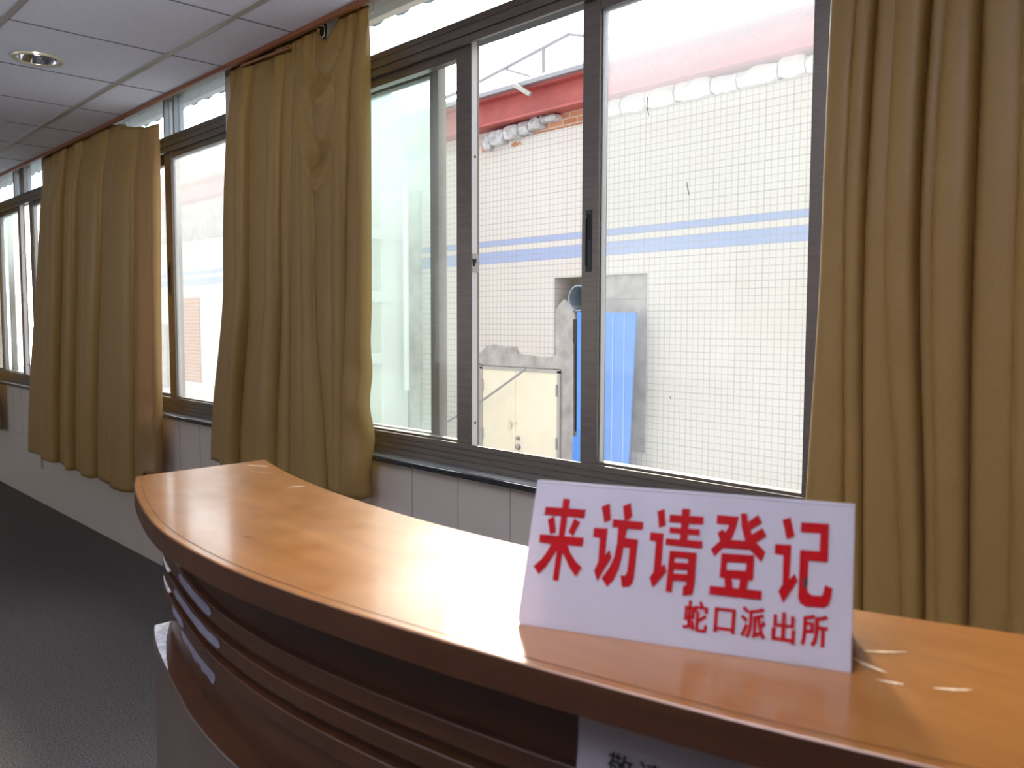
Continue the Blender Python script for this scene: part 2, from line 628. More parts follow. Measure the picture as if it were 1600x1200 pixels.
# window wall: below the sills, piers between the windows, beam over them
w = MB().box(X0 - 0.2, X1 + 0.2, WALL_Y, WALL_Y + 0.22, 0.0, 0.819)
edges = [X0 - 0.2] + [e for o in sorted(OPEN) for e in o] + [X1 + 0.2]
for a, b in zip(edges[0::2], edges[1::2]):
    w.box(a, b, WALL_Y, WALL_Y + 0.22, 0.819, 2.478)
w.box(X0 - 0.2, X1 + 0.2, WALL_Y, WALL_Y + 0.22, 2.478, 3.0)
wf = struct(w, 'wall_front', M['wall'])
g = MB()
k = -9.9
while k < 2.5:
    g.box(k, k + 0.003, WALL_Y - 0.0012, WALL_Y + 0.002, 0.46, 0.815)
    k += 0.2445
g.box(-9.9, 2.5, WALL_Y - 0.0012, WALL_Y + 0.002, 0.457, 0.460)
g.build('panel_joint', M['doortrim'], wf)
struct(MB().box(X0 - 0.2, X0, YB - 0.2, WALL_Y + 0.0, 0.0, 3.0), 'wall_left', M['wall'])
struct(MB().box(X1, X1 + 0.2, YB - 0.2, WALL_Y + 0.0, 0.0, 3.0), 'wall_right', M['wall'])
w = MB().box(X0, X1, YB - 0.2, YB, 0.0, 0.7).box(X0, X1, YB - 0.2, YB, 2.3, 3.0)
be = [X0, -10.6, -5.0, X1]  # unseen opening added here to fill the far left with light
for a, b in zip(be[0::2], be[1::2]):
    w.box(a, b, YB - 0.2, YB, 0.7, 2.3)
struct(w, 'wall_back', M['wall'])
# suspended ceiling stops short of the window wall: the curtain recess lies beyond it
ce = struct(MB().box(X0, X1, YB, 1.615, CEIL, CEIL + 0.05), 'ceiling', M['ceiling'])
gb = MB()
for yy in np.arange(1.379 - 0.5635 * 10, 1.5, 0.5635):
    gb.box(X0, X1, yy - 0.011, yy + 0.011, CEIL - 0.005, CEIL + 0.001)
gb.build('ceiling_bar', M['tbar'], ce)
gl = MB()
for xx in np.arange(-2.825 - 0.5695 * 14, X1, 0.5695):
    gl.box(xx - 0.0045, xx + 0.0045, YB, 1.615, CEIL - 0.0015, CEIL + 0.001)
gl.build('ceiling_joint', M['tline'], ce)
struct(MB().box(X0, X1, 1.615, WALL_Y + 0.0, 2.52, 2.56), 'trim_2', M['wall'])      # lid of the curtain recess
struct(MB().box(X0, X1, 1.600, 1.615, CEIL - 0.018, CEIL + 0.2), 'trim_1', M['strip'])   # varnished strip along the ceiling edge
# two sagging lengths of strip behind it, seen between the curtains
tag(MB().tube([(-3.26, 1.622, 2.338), (-3.05, 1.624, 2.330), (-2.89, 1.626, 2.324)], 0.006, 6).build('loose_rail', M['strip']),
    'thin loose brown rail sagging at the head of the middle curtains', 'rail')


# ------------------------------------------------------------------ windows
def window(name, x0, x1, sashes, mull, glass_t):
    """sliding aluminium window: frame with ribbed rails, sashes on two tracks, fixed transom lights above"""
    zs, zt = 0.840, 2.475
    root = tag(empty(name, ((x0 + x1) / 2, WIN_Y, zs)), kind='structure')
    f = MB()
    # bottom track, four ribs stepping back
    prof = [(1.785, zs), (1.785, zs + 0.018), (1.789, zs + 0.019), (1.789, zs + 0.021), (1.787, zs + 0.022), (1.787, zs + 0.038),
            (1.791, zs + 0.039), (1.791, zs + 0.041), (1.789, zs + 0.042), (1.789, zs + 0.056), (1.793, zs + 0.057),
            (1.793, zs + 0.059), (1.791, zs + 0.060), (1.791, zs + 0.075), (1.798, zs + 0.075), (1.798, zs + 0.034),
            (1.90, zs + 0.034), (1.90, zs)]
    f.prism_yz(prof, x0, x1)
    # head rail between sliding sashes and transom lights
    h0, h1 = 2.188, 2.266
    prof = [(1.787, h0), (1.787, h0 + 0.022), (1.791, h0 + 0.023), (1.791, h0 + 0.026), (1.785, h0 + 0.027), (1.785, h0 + 0.052),
            (1.790, h0 + 0.053), (1.790, h0 + 0.056), (1.788, h0 + 0.057), (1.788, h1), (1.90, h1), (1.90, h0 + 0.030), (1.798, h0 + 0.030), (1.798, h0)]
    f.prism_yz(prof, x0, x1)
    f.box(x0, x1, 1.79, 1.90, 2.458, zt + 0.003)
    f.box(x0, x0 + 0.075, 1.79, 1.90, zs + 0.075, 2.46)
    f.box(x1 - 0.075, x1, 1.79, 1.90, zs + 0.075, 2.46)
    f.build('window_frame', M['aluminium'], root)
    MB().box(x0 + 0.07, x1 - 0.07, 1.799, 1.899, h0 + 0.0285, h0 + 0.0302).build('head_track', M['gasket'], root)
    zb, zh = zs + 0.036, h0 + 0.028
    for s in sashes:
        a, b, track, gm = s['x0'], s['x1'], s['track'], s['glass']
        y0 = 1.803 if track == 0 else 1.858
        y1 = y0 + 0.036
        sl, sr = s.get('sl', 0.045), s.get('sr', 0.045)
        m = MB()
        m.box(a, a + sl, y0, y1, zb, zh)
        m.box(b - sr, b, y0, y1, zb, zh)
        m.box(a + sl, b - sr, y0 + 0.002, y1 - 0.002, zb, zb + 0.046)
        m.box(a + sl, b - sr, y0 + 0.002, y1 - 0.002, zh - 0.058, zh)
        so = m.build('sash', M['aluminium'], root, bevel=0.0015)
        MB().box(a + sl - 0.004, b - sr + 0.004, y0 + 0.016, y0 + 0.021, zb + 0.042, zh - 0.054).build('glass_pane', M[gm], so)
        gk = MB()
        for xx in (a + sl, b - sr - 0.004):
            gk.box(xx, xx + 0.004, y0 + 0.010, y0 + 0.027, zb + 0.046, zh - 0.058)
        gk.build('glazing_bead', M['alu_edge'], so)
        if s.get('latch'):
            zc = 1.503
            l = MB().box(b, b + 0.002, y0 + 0.004, y0 + 0.030, zc - 0.030, zc + 0.030)
            l.box(b + 0.002, b + 0.007, y0 + 0.010, y0 + 0.024, zc - 0.010, zc + 0.012)
            l.prism_yz([(y0 + 0.012, zc), (y0 + 0.022, zc), (y0 + 0.022, zc + 0.006), (y0 + 0.012, zc + 0.014)], b + 0.006, b + 0.016)
            l.build('latch', M['chrome'], so)
            sc = MB()
            for zz in (1.84, 0.985):
                sc.tube([(b - 0.001, y0 + 0.016, zz), (b + 0.0012, y0 + 0.016, zz)], 0.0045, 10)
            sc.build('screw_hole', M['dark'], so)
            MB().box(b - 0.0005, b + 0.0009, y0 + 0.002, y0 + 0.024, zb, zh).build('side_strip', M['alu_edge'], so)
        if s.get('handle'):
            hx = a + sl * 0.44
            hh = MB().box(hx - 0.011, hx + 0.011, y0 - 0.0015, y0 + 0.001, 1.453, 1.624)
            ho = hh.build('handle', M['gasket'], so)
            MB().box(hx - 0.005, hx + 0.007, y0 - 0.0025, y0, 1.54, 1.612).box(hx - 0.009, hx - 0.006, y0 - 0.005, y0, 1.47, 1.60) \
                .build('handle_slot', M['dark'], ho)
    tr = MB()
    xs = [x0 + 0.075] + [q for mm in mull for q in mm] + [x1 - 0.075]
    for mm in mull:
        tr.box(mm[0], mm[1], 1.80, 1.85, h1, 2.46)
    if mull:
        tr.build('transom_mullion', M['alu_edge'], root)
    for a, b in zip(xs[0::2], xs[1::2]):
        MB().box(a, b, 1.822, 1.827, h1, 2.46).build('transom_pane', M[glass_t], root)
    return root


window('window_1', -2.97, -0.82, [
    dict(x0=-2.90, x1=-2.070, track=0, sr=0.073, glass='glass_clear', latch=True),
    dict(x0=-2.92, x1=-2.304, track=1, sr=0.046, glass='glass_haze'),
    dict(x0=-1.598, x1=-0.893, track=0, sl=0.061, sr=0.030, glass='glass_right', handle=True),
], [], 'glass_clear')
window('window_2', -5.77, -3.68, [
    dict(x0=-5.70, x1=-5.02, track=0, glass='glass_far'),
    dict(x0=-5.15, x1=-4.53, track=1, glass='glass_far'),
    dict(x0=-4.513, x1=-3.75, track=0, sl=0.085, sr=0.03, glass='glass_far', handle=True),
], [(-4.505, -4.49), (-4.385, -4.365)], 'glass_top')
window('window_3', -8.62, -6.48, [
    dict(x0=-8.55, x1=-7.86, track=1, glass='glass_clear'),
    dict(x0=-7.95, x1=-7.28, track=0, sr=0.06, glass='glass_haze', latch=True),
    dict(x0=-7.03, x1=-6.55, track=0, sl=0.075, sr=0.03, glass='glass_clear'),
], [(-7.42, -7.38), (-7.25, -7.12)], 'glass_top')
for i, (a, b) in enumerate(OPEN):
    s = struct(MB().box(a - 0.06, b + 0.06, 1.716, 1.80, 0.8205, 0.8385), 'trim_%d' % (3 + i), M['granite'], bevel=0.003)
    MB().box(a, b, 1.724, 1.80, 0.8380, 0.8398).build('sill_top', M['granite_top'], s)

# scratches on the right pane of the near window
for pts in (((-1.386, 1.9), (-1.387, 1.875), (-1.381, 1.852)), ((-1.259, 1.665), (-1.257, 1.652), (-1.252, 1.633)),
            ((-1.30, 1.12), (-1.298, 1.115), (-1.296, 1.113))):
    sc = MB().tube([(x, 1.8175, z) for x, z in pts], 0.0009, 5).build('scratch', M['gasket'])
    tag(sc, {-1.386: 'longest thin dark scratch high on the right sliding pane', -1.259: 'short thin dark scratch on the right sliding pane above the blue stripes',
             -1.30: 'tiny dark scratch on the lower right sliding pane'}[pts[0][0]], 'scratch', 'scratches on the right pane')

# ------------------------------------------------------------------ downlights
def downlight(x, y, label, first=None):
    if first is None:
        root = empty('downlight', (x, y, CEIL))
        MB().lathe([(0.092, -0.002), (0.090, -0.010), (0.084, -0.012), (0.074, -0.008), (0.072, 0.0), (0.092, -0.002)], (x, y, CEIL)) \
            .build('trim_ring', M['brass'], root, smooth=True)
        # the can sits proud of the tile surface so its bowl shows inside the ring
        MB().lathe([(0.073, -0.006), (0.066, 0.012), (0.052, 0.032), (0.03, 0.046), (0.0005, 0.048)], (x, y, CEIL - 0.0)) \
            .build('reflector', M['reflector'], root, smooth=True)
        MB().lathe([(0.0005, 0.008), (0.014, 0.012), (0.02, 0.026), (0.016, 0.044)], (x, y, CEIL), n=24) \
            .build('bulb', M['bulb'], root, smooth=True)
    else:
        root = first.copy()
        root.location = (x, y, CEIL)
        COL.objects.link(root)
        for ch in first.children:
            c = ch.copy()
            c.parent = root
            COL.objects.link(c)
    return tag(root, label, 'ceiling light', 'recessed ceiling downlights')


d0 = downlight(-3.802, 1.025, 'round recessed downlight with pale ring, the whole one in the picture')
downlight(-5.085, 1.105, 'round recessed downlight mostly cut off by the left picture edge', d0)
# holes in the ceiling tiles for the two cans
cut = MB().lathe([(0.0, -0.03), (0.076, -0.03), (0.076, 0.08), (0.0, 0.08)], (-3.802, 1.025, CEIL), n=32)
cut.lathe([(0.0, -0.03), (0.076, -0.03), (0.076, 0.08), (0.0, 0.08)], (-5.085, 1.105, CEIL), n=32)
co = cut.build('cutter', None)
bm_ = ce.modifiers.new('holes', 'BOOLEAN')
bm_.object = co
bm_.operation = 'DIFFERENCE'
dg = bpy.context.evaluated_depsgraph_get()
me = bpy.data.meshes.new_from_object(ce.evaluated_get(dg))
ce.modifiers.clear()
ce.data = me
bpy.data.objects.remove(co)

# small socket plate low on the wall
t = MB().box(-6.76, -6.69, 1.742, 1.75, 0.255, 0.35)
so = t.build('wall_socket', M['wall'], bevel=0.002)
tag(so, 'small pale blank plate low on the wall under the far curtain', 'socket')
MB().box(-6.715, -6.709, 1.740, 1.743, 0.262, 0.345).build('plate_seam', M['gasket'], so)


# ------------------------------------------------------------------ curtains
def smooth01(t):
    t = min(1, max(0, t))
    return t * t * (3 - 2 * t)


def curtain(top, bot, zt, zb, label, yb=1.70, depth=0.075, mid=None, seed=1, fields=None, hem=0.05, hooks=True, wav=0.004,
            topdrop=None, sharp=0.42, thin=(0, 0)):
    """top / bot: x of the valleys between folds, left to right"""
    rnd = random.Random(seed)
    n = len(top) - 1
    per = 16
    amp = [(1.0 if i % 2 else 0.66) - 0.2 * rnd.random() for i in range(n)]
    skew = [rnd.uniform(-0.10, 0.10) for _ in range(n)]
    ph = [rnd.uniform(0, 6.28) for _ in range(n + 1)]
    rows = 90
    V = []
    ncol = n * per + 1
    for r in range(rows + 1):
        v = r / rows
        for c in range(ncol):
            i = min(c // per, n - 1)
            t = (c - i * per) / per

            def bx(k):
                if mid:
                    a = top[k] + (mid[k] - top[k]) * smooth01(v / 0.5) if v < 0.5 else mid[k] + (bot[k] - mid[k]) * smooth01((v - 0.5) / 0.5) * 1.0
                else:
                    a = top[k] + (bot[k] - top[k]) * (0.35 * v + 0.65 * smooth01(v))
                return a + wav * math.sin(5.0 * v + ph[k]) * math.sin(math.pi * v)
            a, b = bx(i), bx(i + 1)
            wdt = b - a
            d = min(depth, 0.45 * depth + wdt * 0.5) * amp[i]
            d *= 0.55 + 0.45 * smooth01(v / 0.18)
            tt = t + skew[i] * math.sin(math.pi * t)
            s = max(0.0, math.sin(math.pi * tt))
            y = yb - d * (s ** sharp)
            x = a + wdt * (t - 0.19 * math.sin(2 * math.pi * t))
            # pinch pleats of the heading
            if v < 0.07:
                q = (1 - v / 0.07) * (0.3 + 0.7 * min(1, v / 0.02))
                y -= 0.012 * q * math.sin(2 * math.pi * t * 2 + ph[i])
            zbx = zb(x) if callable(zb) else zb
            ztx = zt - 0.010 * abs(math.sin(math.pi * t)) - (topdrop(x) if topdrop else 0.0)
            z = ztx + (zbx - ztx) * v
            if r == rows:
                z += 0.004 * math.sin(math.pi * t * 2 + ph[i])
            V.append([x, y, z])
    if fields:
        for p in V:
            for fd in fields:
                fd(p)
    F = []
    for r in range(rows):
        for c in range(ncol - 1):
            a = r * ncol + c
            F.append((a, a + ncol, a + ncol + 1, a + 1))
    root = empty('curtain', ((top[0] + top[-1]) / 2, yb, zb(top[0]) if callable(zb) else zb))
    cl = MB()
    cl.v, cl.f = [tuple(p) for p in V], F
    o = cl.build('curtain_panel', M['curtain'], root, smooth=False)
    for p in o.data.polygons:
        p.use_smooth = True
    o.data.materials.append(M['curtain_thin'])
    for p in o.data.polygons:
        c = p.index % (ncol - 1)
        if c < thin[0] * per or c >= (ncol - 1) - thin[1] * per:
            p.material_index = 1
    sm = o.modifiers.new('thickness', 'SOLIDIFY')
    sm.thickness = 0.0022
    sm.offset = 0
    if hooks:
        for k in range(0, n + 1, 1):
            x = top[k]
            drop = topdrop(x) if topdrop else 0
            h = MB().tube([(x, yb + 0.004, zt - 0.03 - drop), (x, yb + 0.014, zt - 0.02 - drop), (x, yb + 0.016, zt + 0.006 - drop),
                           (x, yb + 0.008, zt + 0.016 - drop), (x, yb, zt + 0.010 - drop)], 0.0016, 6)
            h.build('curtain_hook', M['hook'], root, smooth=True)
    return tag(root, label, 'curtain', 'gold satin curtains along the window wall')


TOPZ = CEIL + 0.028
# far left sliver
curtain([-8.35, -8.2, -8.05, -7.86, -7.66], [-8.45, -8.26, -8.08, -7.86, -7.62], TOPZ, 0.46,
        'gold curtain cut off by the left picture edge, beyond the farthest window', seed=3, hooks=False, thin=(0, 1))
curtain([-6.09, -5.87, -5.67, -5.49, -5.35, -5.17, -4.94, -4.74, -4.50, -4.30],
        [-6.66, -6.27, -5.96, -5.72, -5.60, -5.41, -5.22, -4.90, -4.62, -4.37], TOPZ,
        lambda x: 0.405 + (0.13 * smooth01((x + 4.60) / 0.15)),
        'wide gold curtain left of the second window, hem above the bare wall', seed=11, depth=0.115, topdrop=lambda x: 0.095 * smooth01((x + 4.95) / 0.62), thin=(0, 0.6),
        fields=[lambda p: p.__setitem__(1, p[1] + 0.010 * math.sin(p[2] * 22) * max(0, 1 - abs(p[0] + 4.44) / 0.10) * smooth01((1.2 - p[2]) / 0.6))])
curtain([-3.46, -3.37, -3.27, -3.08, -3.01, -2.95], [-3.69, -3.56, -3.42, -3.22, -3.10, -3.01], TOPZ, 0.69,
        'left half of the middle pair of gold curtains, right of the second window', mid=[-3.53, -3.40, -3.30, -3.125, -3.045, -2.985], seed=5, depth=0.105, thin=(0, 0.12))


def swag(xc, z0, k, s, A, B):
    """a drooping U of slack cloth with a hollow inside it"""
    def fd(p):
        dx = p[0] - xc
        if abs(dx) > 0.16:
            return
        fall = max(0.0, 1 - abs(dx) / 0.13) ** 0.6
        zu = z0 + k * dx * dx
        dd = p[2] - zu
        p[1] -= A * fall * math.exp(-(dd / s) ** 2)
        if 0 < dd < s * 5:
            p[1] += B * fall * math.sin(math.pi * dd / (s * 5))
    return fd


def bulge(p):
    # wrinkled lower right edge
    q = max(0, 1 - abs(p[0] + 2.50) / 0.09) * smooth01((1.45 - p[2]) / 0.5)
    p[1] -= 0.010 * q * math.sin(p[2] * 26)
    p[0] += 0.008 * q * math.sin(p[2] * 9)


curtain([-2.935, -2.86, -2.79, -2.61, -2.53, -2.475], [-2.985, -2.85, -2.72, -2.66, -2.61, -2.49], TOPZ, 0.69,
        'right half of the middle pair of gold curtains, with glossy sagging folds near its top', depth=0.095,
        mid=[-2.955, -2.85, -2.77, -2.64, -2.565, -2.475], seed=8,
        fields=[swag(-2.70, 2.10, 9.0, 0.020, 0.030, 0.042), swag(-2.72, 1.80, 16.0, 0.032, 0.028, 0.042), bulge],
        topdrop=lambda x: 0.062 * smooth01(1 - abs(x + 2.70) / 0.10))
curtain([-0.812, -0.748, -0.716, -0.676, -0.612, -0.582, -0.545, -0.475, -0.40, -0.33, -0.25],
        [-0.846, -0.752, -0.715, -0.634, -0.597, -0.570, -0.520, -0.448, -0.38, -0.30, -0.20], TOPZ, 0.66,
        'tall gold curtain at the right of the picture behind the counter', seed=21, depth=0.09,
        mid=[-0.828, -0.772, -0.738, -0.690, -0.632, -0.604, -0.540, -0.462, -0.39, -0.315, -0.225], wav=0.002)

# ================================================================== COUNTER
CT = 1.06
FRONT = [(-1.398, 0.500), (-1.340, 0.474), (-1.283, 0.456), (-1.15, 0.418), (-1.006, 0.3865), (-0.814, 0.375), (-0.651, 0.388),
         (-0.499, 0.410), (-0.41, 0.427), (-0.292, 0.452), (-0.184, 0.482), (0.0, 0.543), (0.25, 0.65), (0.5, 0.78), (0.75, 0.94)]
BACK = [(-1.412, 0.734), (-1.28, 0.699), (-1.121, 0.670), (-0.925, 0.651), (-0.789, 0.649), (-0.661, 0.654), (-0.480, 0.680),
        (-0.314, 0.714), (-0.194, 0.757), (0.0, 0.83), (0.22, 0.935), (0.42, 1.05), (0.60, 1.18)]


def spline(P, n):
    P = [np.array(p, float) for p in P]
    P = [2 * P[0] - P[1]] + P + [2 * P[-1] - P[-2]]
    out = []
    for i in range(1, len(P) - 2):
        for k in range(20):
            t = k / 20
            a, b, c, d = P[i - 1], P[i], P[i + 1], P[i + 2]
            out.append(0.5 * ((2 * b) + (-a + c) * t + (2 * a - 5 * b + 4 * c - d) * t * t + (-a + 3 * b - 3 * c + d) * t ** 3))
    out.append(P[-2])
    out = np.array(out)
    L = np.concatenate([[0], np.cumsum(np.hypot(*np.diff(out, axis=0).T))])
    s = np.linspace(0, L[-1], n)
    q = np.stack([np.interp(s, L, out[:, 0]), np.interp(s, L, out[:, 1])], 1)
    return q


NC = 150
FR, BK = spline(FRONT, NC), spline(BACK, NC)


def smooth_curve(q, it):
    q = q.copy()
    for _ in range(it):
        q[1:-1] = 0.25 * q[:-2] + 0.5 * q[1:-1] + 0.25 * q[2:]
    return q


FR, BK = smooth_curve(FR, 25), smooth_curve(BK, 40)


def offset(q, d):
    """offset towards the window (left of travel)"""
    t = np.gradient(q, axis=0)
    t /= np.hypot(t[:, 0], t[:, 1])[:, None]
    return q + np.stack([-t[:, 1], t[:, 0]], 1) * d


def clip_left(q, x):
    """start the curve exactly at x"""
    i = int(np.argmax(q[:, 0] > x))
    if i == 0:
        return q
    a, b = q[i - 1], q[i]
    t = (x - a[0]) / (b[0] - a[0])
    return np.concatenate([[a + (b - a) * t], q[i:]])


def resample(q, n):
    L = np.concatenate([[0], np.cumsum(np.hypot(*np.diff(q, axis=0).T))])
    s = np.linspace(0, L[-1], n)
    return np.stack([np.interp(s, L, q[:, 0]), np.interp(s, L, q[:, 1])], 1)


def loft(prof, closed=True):
    """prof: list of (curve Nx2, z)"""
    n = len(prof[0][0])
    m = len(prof)
    mb = MB()
    vs = [(c[i][0], c[i][1], z) for i in range(n) for c, z in prof]
    fs = []
    for i in range(n - 1):
        for k in range(m if closed else m - 1):
            a, b = i * m + k, i * m + (k + 1) % m
            fs.append((a, b, b + m, a + m))
    if closed:
        fs.append(tuple(range(m - 1, -1, -1)))
        fs.append(tuple((n - 1) * m + k for k in range(m)))
    return mb.add(vs, fs)


counter = tag(empty('reception_counter', (-0.8, 0.55, 0)),
              'curved reception counter with glossy orange wood top and ribbed brown front', 'counter')
n = 160
C = 0.0015
f0, f1, b0, b1 = FR, offset(FR, C), BK, offset(BK, -C)
f2 = offset(FR, 0.010)
th = 0.026
top = loft([(f1, CT), (b1, CT), (b0, CT - C), (b0, CT - th), (f0, CT - th), (f0, CT - C)])
top.build('counter_top', M['counter_top'], counter, smooth=True)
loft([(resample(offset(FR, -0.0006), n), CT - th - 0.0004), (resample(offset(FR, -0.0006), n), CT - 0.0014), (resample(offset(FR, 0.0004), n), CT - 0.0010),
      (resample(offset(FR, 0.0012), n), CT - th - 0.0004)]).build('shaded_edge', M['counter_body'], counter, smooth=True)  # front edge in a darkened copy of the veneer, shade in its colour
seam = loft([(resample(f2, n), CT + 0.0003), (resample(offset(FR, 0.0108), n), CT + 0.0003), (resample(offset(FR, 0.0108), n), CT - 0.001),
             (resample(f2, n), CT - 0.001)])
seam.build('edge_seam', M['counter_groove'], counter)


def oc(d, x=-1.38, flare=0.0):
    """outline of the front set back behind the edge of the top; it flares outward at the left end"""
    q = FR.copy()
    k = np.clip((q[:, 0] + 1.38) / 0.32, 0, 1)
    k = k * k * (3 - 2 * k)
    t = np.gradient(FR, axis=0)
    t /= np.hypot(t[:, 0], t[:, 1])[:, None]
    q[:, 1] += d + 0.012 * k + flare * np.clip(1 - (q[:, 0] + 1.38) / 0.16, 0, 1)
    g = np.clip((q[:, 0] + 0.6) / 0.5, 0, 1)
    q[:, 0] -= (d + 0.012) * t[:, 1] * g
    return resample(clip_left(q, x), n)


backc = resample(clip_left(offset(BK, -0.03), -1.38), n)
LZ = 0.813
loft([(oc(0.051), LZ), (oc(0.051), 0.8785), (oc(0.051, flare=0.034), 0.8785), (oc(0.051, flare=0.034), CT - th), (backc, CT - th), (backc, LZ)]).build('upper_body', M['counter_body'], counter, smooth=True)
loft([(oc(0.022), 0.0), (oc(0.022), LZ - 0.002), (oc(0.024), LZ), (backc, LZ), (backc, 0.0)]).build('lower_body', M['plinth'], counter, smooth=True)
# shelf lip: wood veneer on the ledge
ledge = loft([(oc(0.0235), LZ), (oc(0.0235), LZ + 0.0012), (oc(0.0515), LZ + 0.0012), (oc(0.0515), LZ)])
ledge.build('ledge', M['counter_body'], counter)
for zt_ in (0.962, 0.930, 0.898):
    b = loft([(oc(0.0405), zt_ - 0.0195), (oc(0.040), zt_ - 0.019), (oc(0.040), zt_ - 0.001), (oc(0.041), zt_), (oc(0.054, flare=0.036), zt_),
              (oc(0.054, flare=0.036), zt_ - 0.0195)])
    bo = b.build('rib', M['counter_body'], counter, smooth=True)
    a_, b_ = oc(0.0405), oc(0.052, flare=0.035)
    vs = []
    for x in np.linspace(-1.3798, -1.27, 10):
        vs += [(x, float(np.interp(x, a_[:, 0], a_[:, 1])), zt_ + 0.0006), (x, float(np.interp(x, b_[:, 0], b_[:, 1])), zt_ + 0.0006)]
    MB().add(vs, [(2 * q, 2 * q + 2, 2 * q + 3, 2 * q + 1) for q in range(9)]).build('bare_end', M['chipped'], bo)


def patch_on(d, xa, xb, z0, z1, seed, rag=0.0018):
    """ragged patch lying on the curved front"""
    rnd = random.Random(seed)
    q = oc(d)
    m = 46
    xs = np.linspace(xa, xb, m)
    ys = np.interp(xs, q[:, 0], q[:, 1])
    vs = []
    a = b = 0.0
    for i, (x, y) in enumerate(zip(xs, ys)):
        if i % 3 == 0:
            a = rnd.uniform(0, rag)
            b = rnd.uniform(0, rag)
        e = min(i, m - 1 - i) / 3.0
        k = min(1.0, e) ** 0.5
        zm = (z0 + z1) / 2
        lo, hi = zm + (z0 + a - zm) * k, zm + (z1 - b - zm) * k
        vs += [(x, y, lo), (x, y, hi)]
    fs = [(2 * i, 2 * i + 2, 2 * i + 3, 2 * i + 1) for i in range(m - 1)]
    return MB().add(vs, fs)


tag(patch_on(0.0392, -1.165, -0.985, 0.946, 0.9605, 1).build('peeled_patch', M['backing'], counter), 'grey patch of torn veneer on the top rib')
tag(patch_on(0.0392, -1.205, -0.955, 0.914, 0.9285, 2).build('peeled_patch', M['backing'], counter), 'grey patch of torn veneer on the middle rib')
tag(patch_on(0.0392, -1.225, -1.14, 0.882, 0.8965, 3).build('peeled_patch', M['backing'], counter), 'grey patch of torn veneer on the lowest rib')
tag(patch_on(0.0503, -1.215, -1.01, 0.842, 0.880, 4, 0.009).build('peeled_patch', M['backing'], counter), 'grey patch of torn veneer below the ribs')
# worn white end of the ledge
q0 = oc(0.0238)
q1 = oc(0.0502)
xs = np.linspace(-1.3795, -1.18, 24)
vs, rr = [], random.Random(9)
for i, x in enumerate(xs):
    k = (x + 1.3795) / 0.2
    ya, yb_ = float(np.interp(x, q0[:, 0], q0[:, 1])), float(np.interp(x, q1[:, 0], q1[:, 1]))
    vs += [(x, ya, LZ + 0.0017), (x, yb_ + (ya - yb_) * k + (rr.uniform(-0.001, 0.0)), LZ + 0.0017)]
MB().add(vs, [(2 * i, 2 * i + 2, 2 * i + 3, 2 * i + 1) for i in range(23)]).build('worn_ledge_end', M['chipped'], counter)
# scuffs in the varnish
worn = plain('worn_varnish', (0.92, 0.72, 0.48), 0.7)
for (x, y, a, l, w_) in ((-1.362, 0.690, 0.62, 0.045, 0.004), (-1.345, 0.693, 0.2, 0.03, 0.003), (-1.29, 0.664, 0.42, 0.05, 0.002),
                         (-1.143, 0.643, 1.2, 0.024, 0.004), (-0.256, 0.636, 0.75, 0.034, 0.0035),
                         (-0.253, 0.602, -0.3, 0.030, 0.0045), (-0.230, 0.584, 0.3, 0.018, 0.004), (-0.196, 0.603, 0.7, 0.026, 0.003)):
    m_ = 10
    vs = []
    for i in range(m_ + 1):
        t = i / m_ - 0.5
        ww = w_ * (0.25 + math.cos(math.pi * t)) * rr.uniform(0.5, 1.0)
        cx, cy = x + math.cos(a) * t * l, y + math.sin(a) * t * l + 0.2 * l * t * t
        vs += [(cx - math.sin(a) * ww / 2, cy + math.cos(a) * ww / 2, CT + 0.0004), (cx + math.sin(a) * ww / 2, cy - math.cos(a) * ww / 2, CT + 0.0004)]
    MB().add(vs, [(2 * i, 2 * i + 1, 2 * i + 3, 2 * i + 2) for i in range(m_)]).build('scuff_mark', worn, counter)

# ------------------------------------------------------------------ table sign
A = Vector((-0.49028, 0.47629, CT))
B_ = Vector((-0.25555, 0.58016, CT))
e = (B_ - A).normalized()
nb = Vector((-e.y, e.x, 0))
TILT = math.radians(20)
v = Vector((0, 0, math.cos(TILT))) + nb * math.sin(TILT)
nrm = e.cross(v).normalized()           # towards the viewer
if nrm.y > 0:
    nrm = -nrm
SW, SH, ST = 0.2567, 0.1210, 0.003


def S(u, w_, d=0.0):
    return A + e * u + v * w_ + nrm * d


sign = tag(empty('table_sign', (A + B_) / 2), 'white folded table sign with red Chinese lettering standing on the counter', 'sign')
# front leaf: rounded lower left corner
out = [(0.004, 0.0), (SW, 0.0), (SW - 0.0008, SH), (0.0026, SH), (0.0, 0.006), (0.001, 0.002)]
m_ = MB()
k = len(out)
vs = [S(u, w_, 0) for u, w_ in out] + [S(u, w_, -ST) for u, w_ in out]
m_.add(vs, [tuple(range(k)), tuple(range(2 * k - 1, k - 1, -1))] + [(i, i + k, (i + 1) % k + k, (i + 1) % k) for i in range(k)])
m_.build('front_leaf', M['acrylic'], sign, bevel=0.0006)
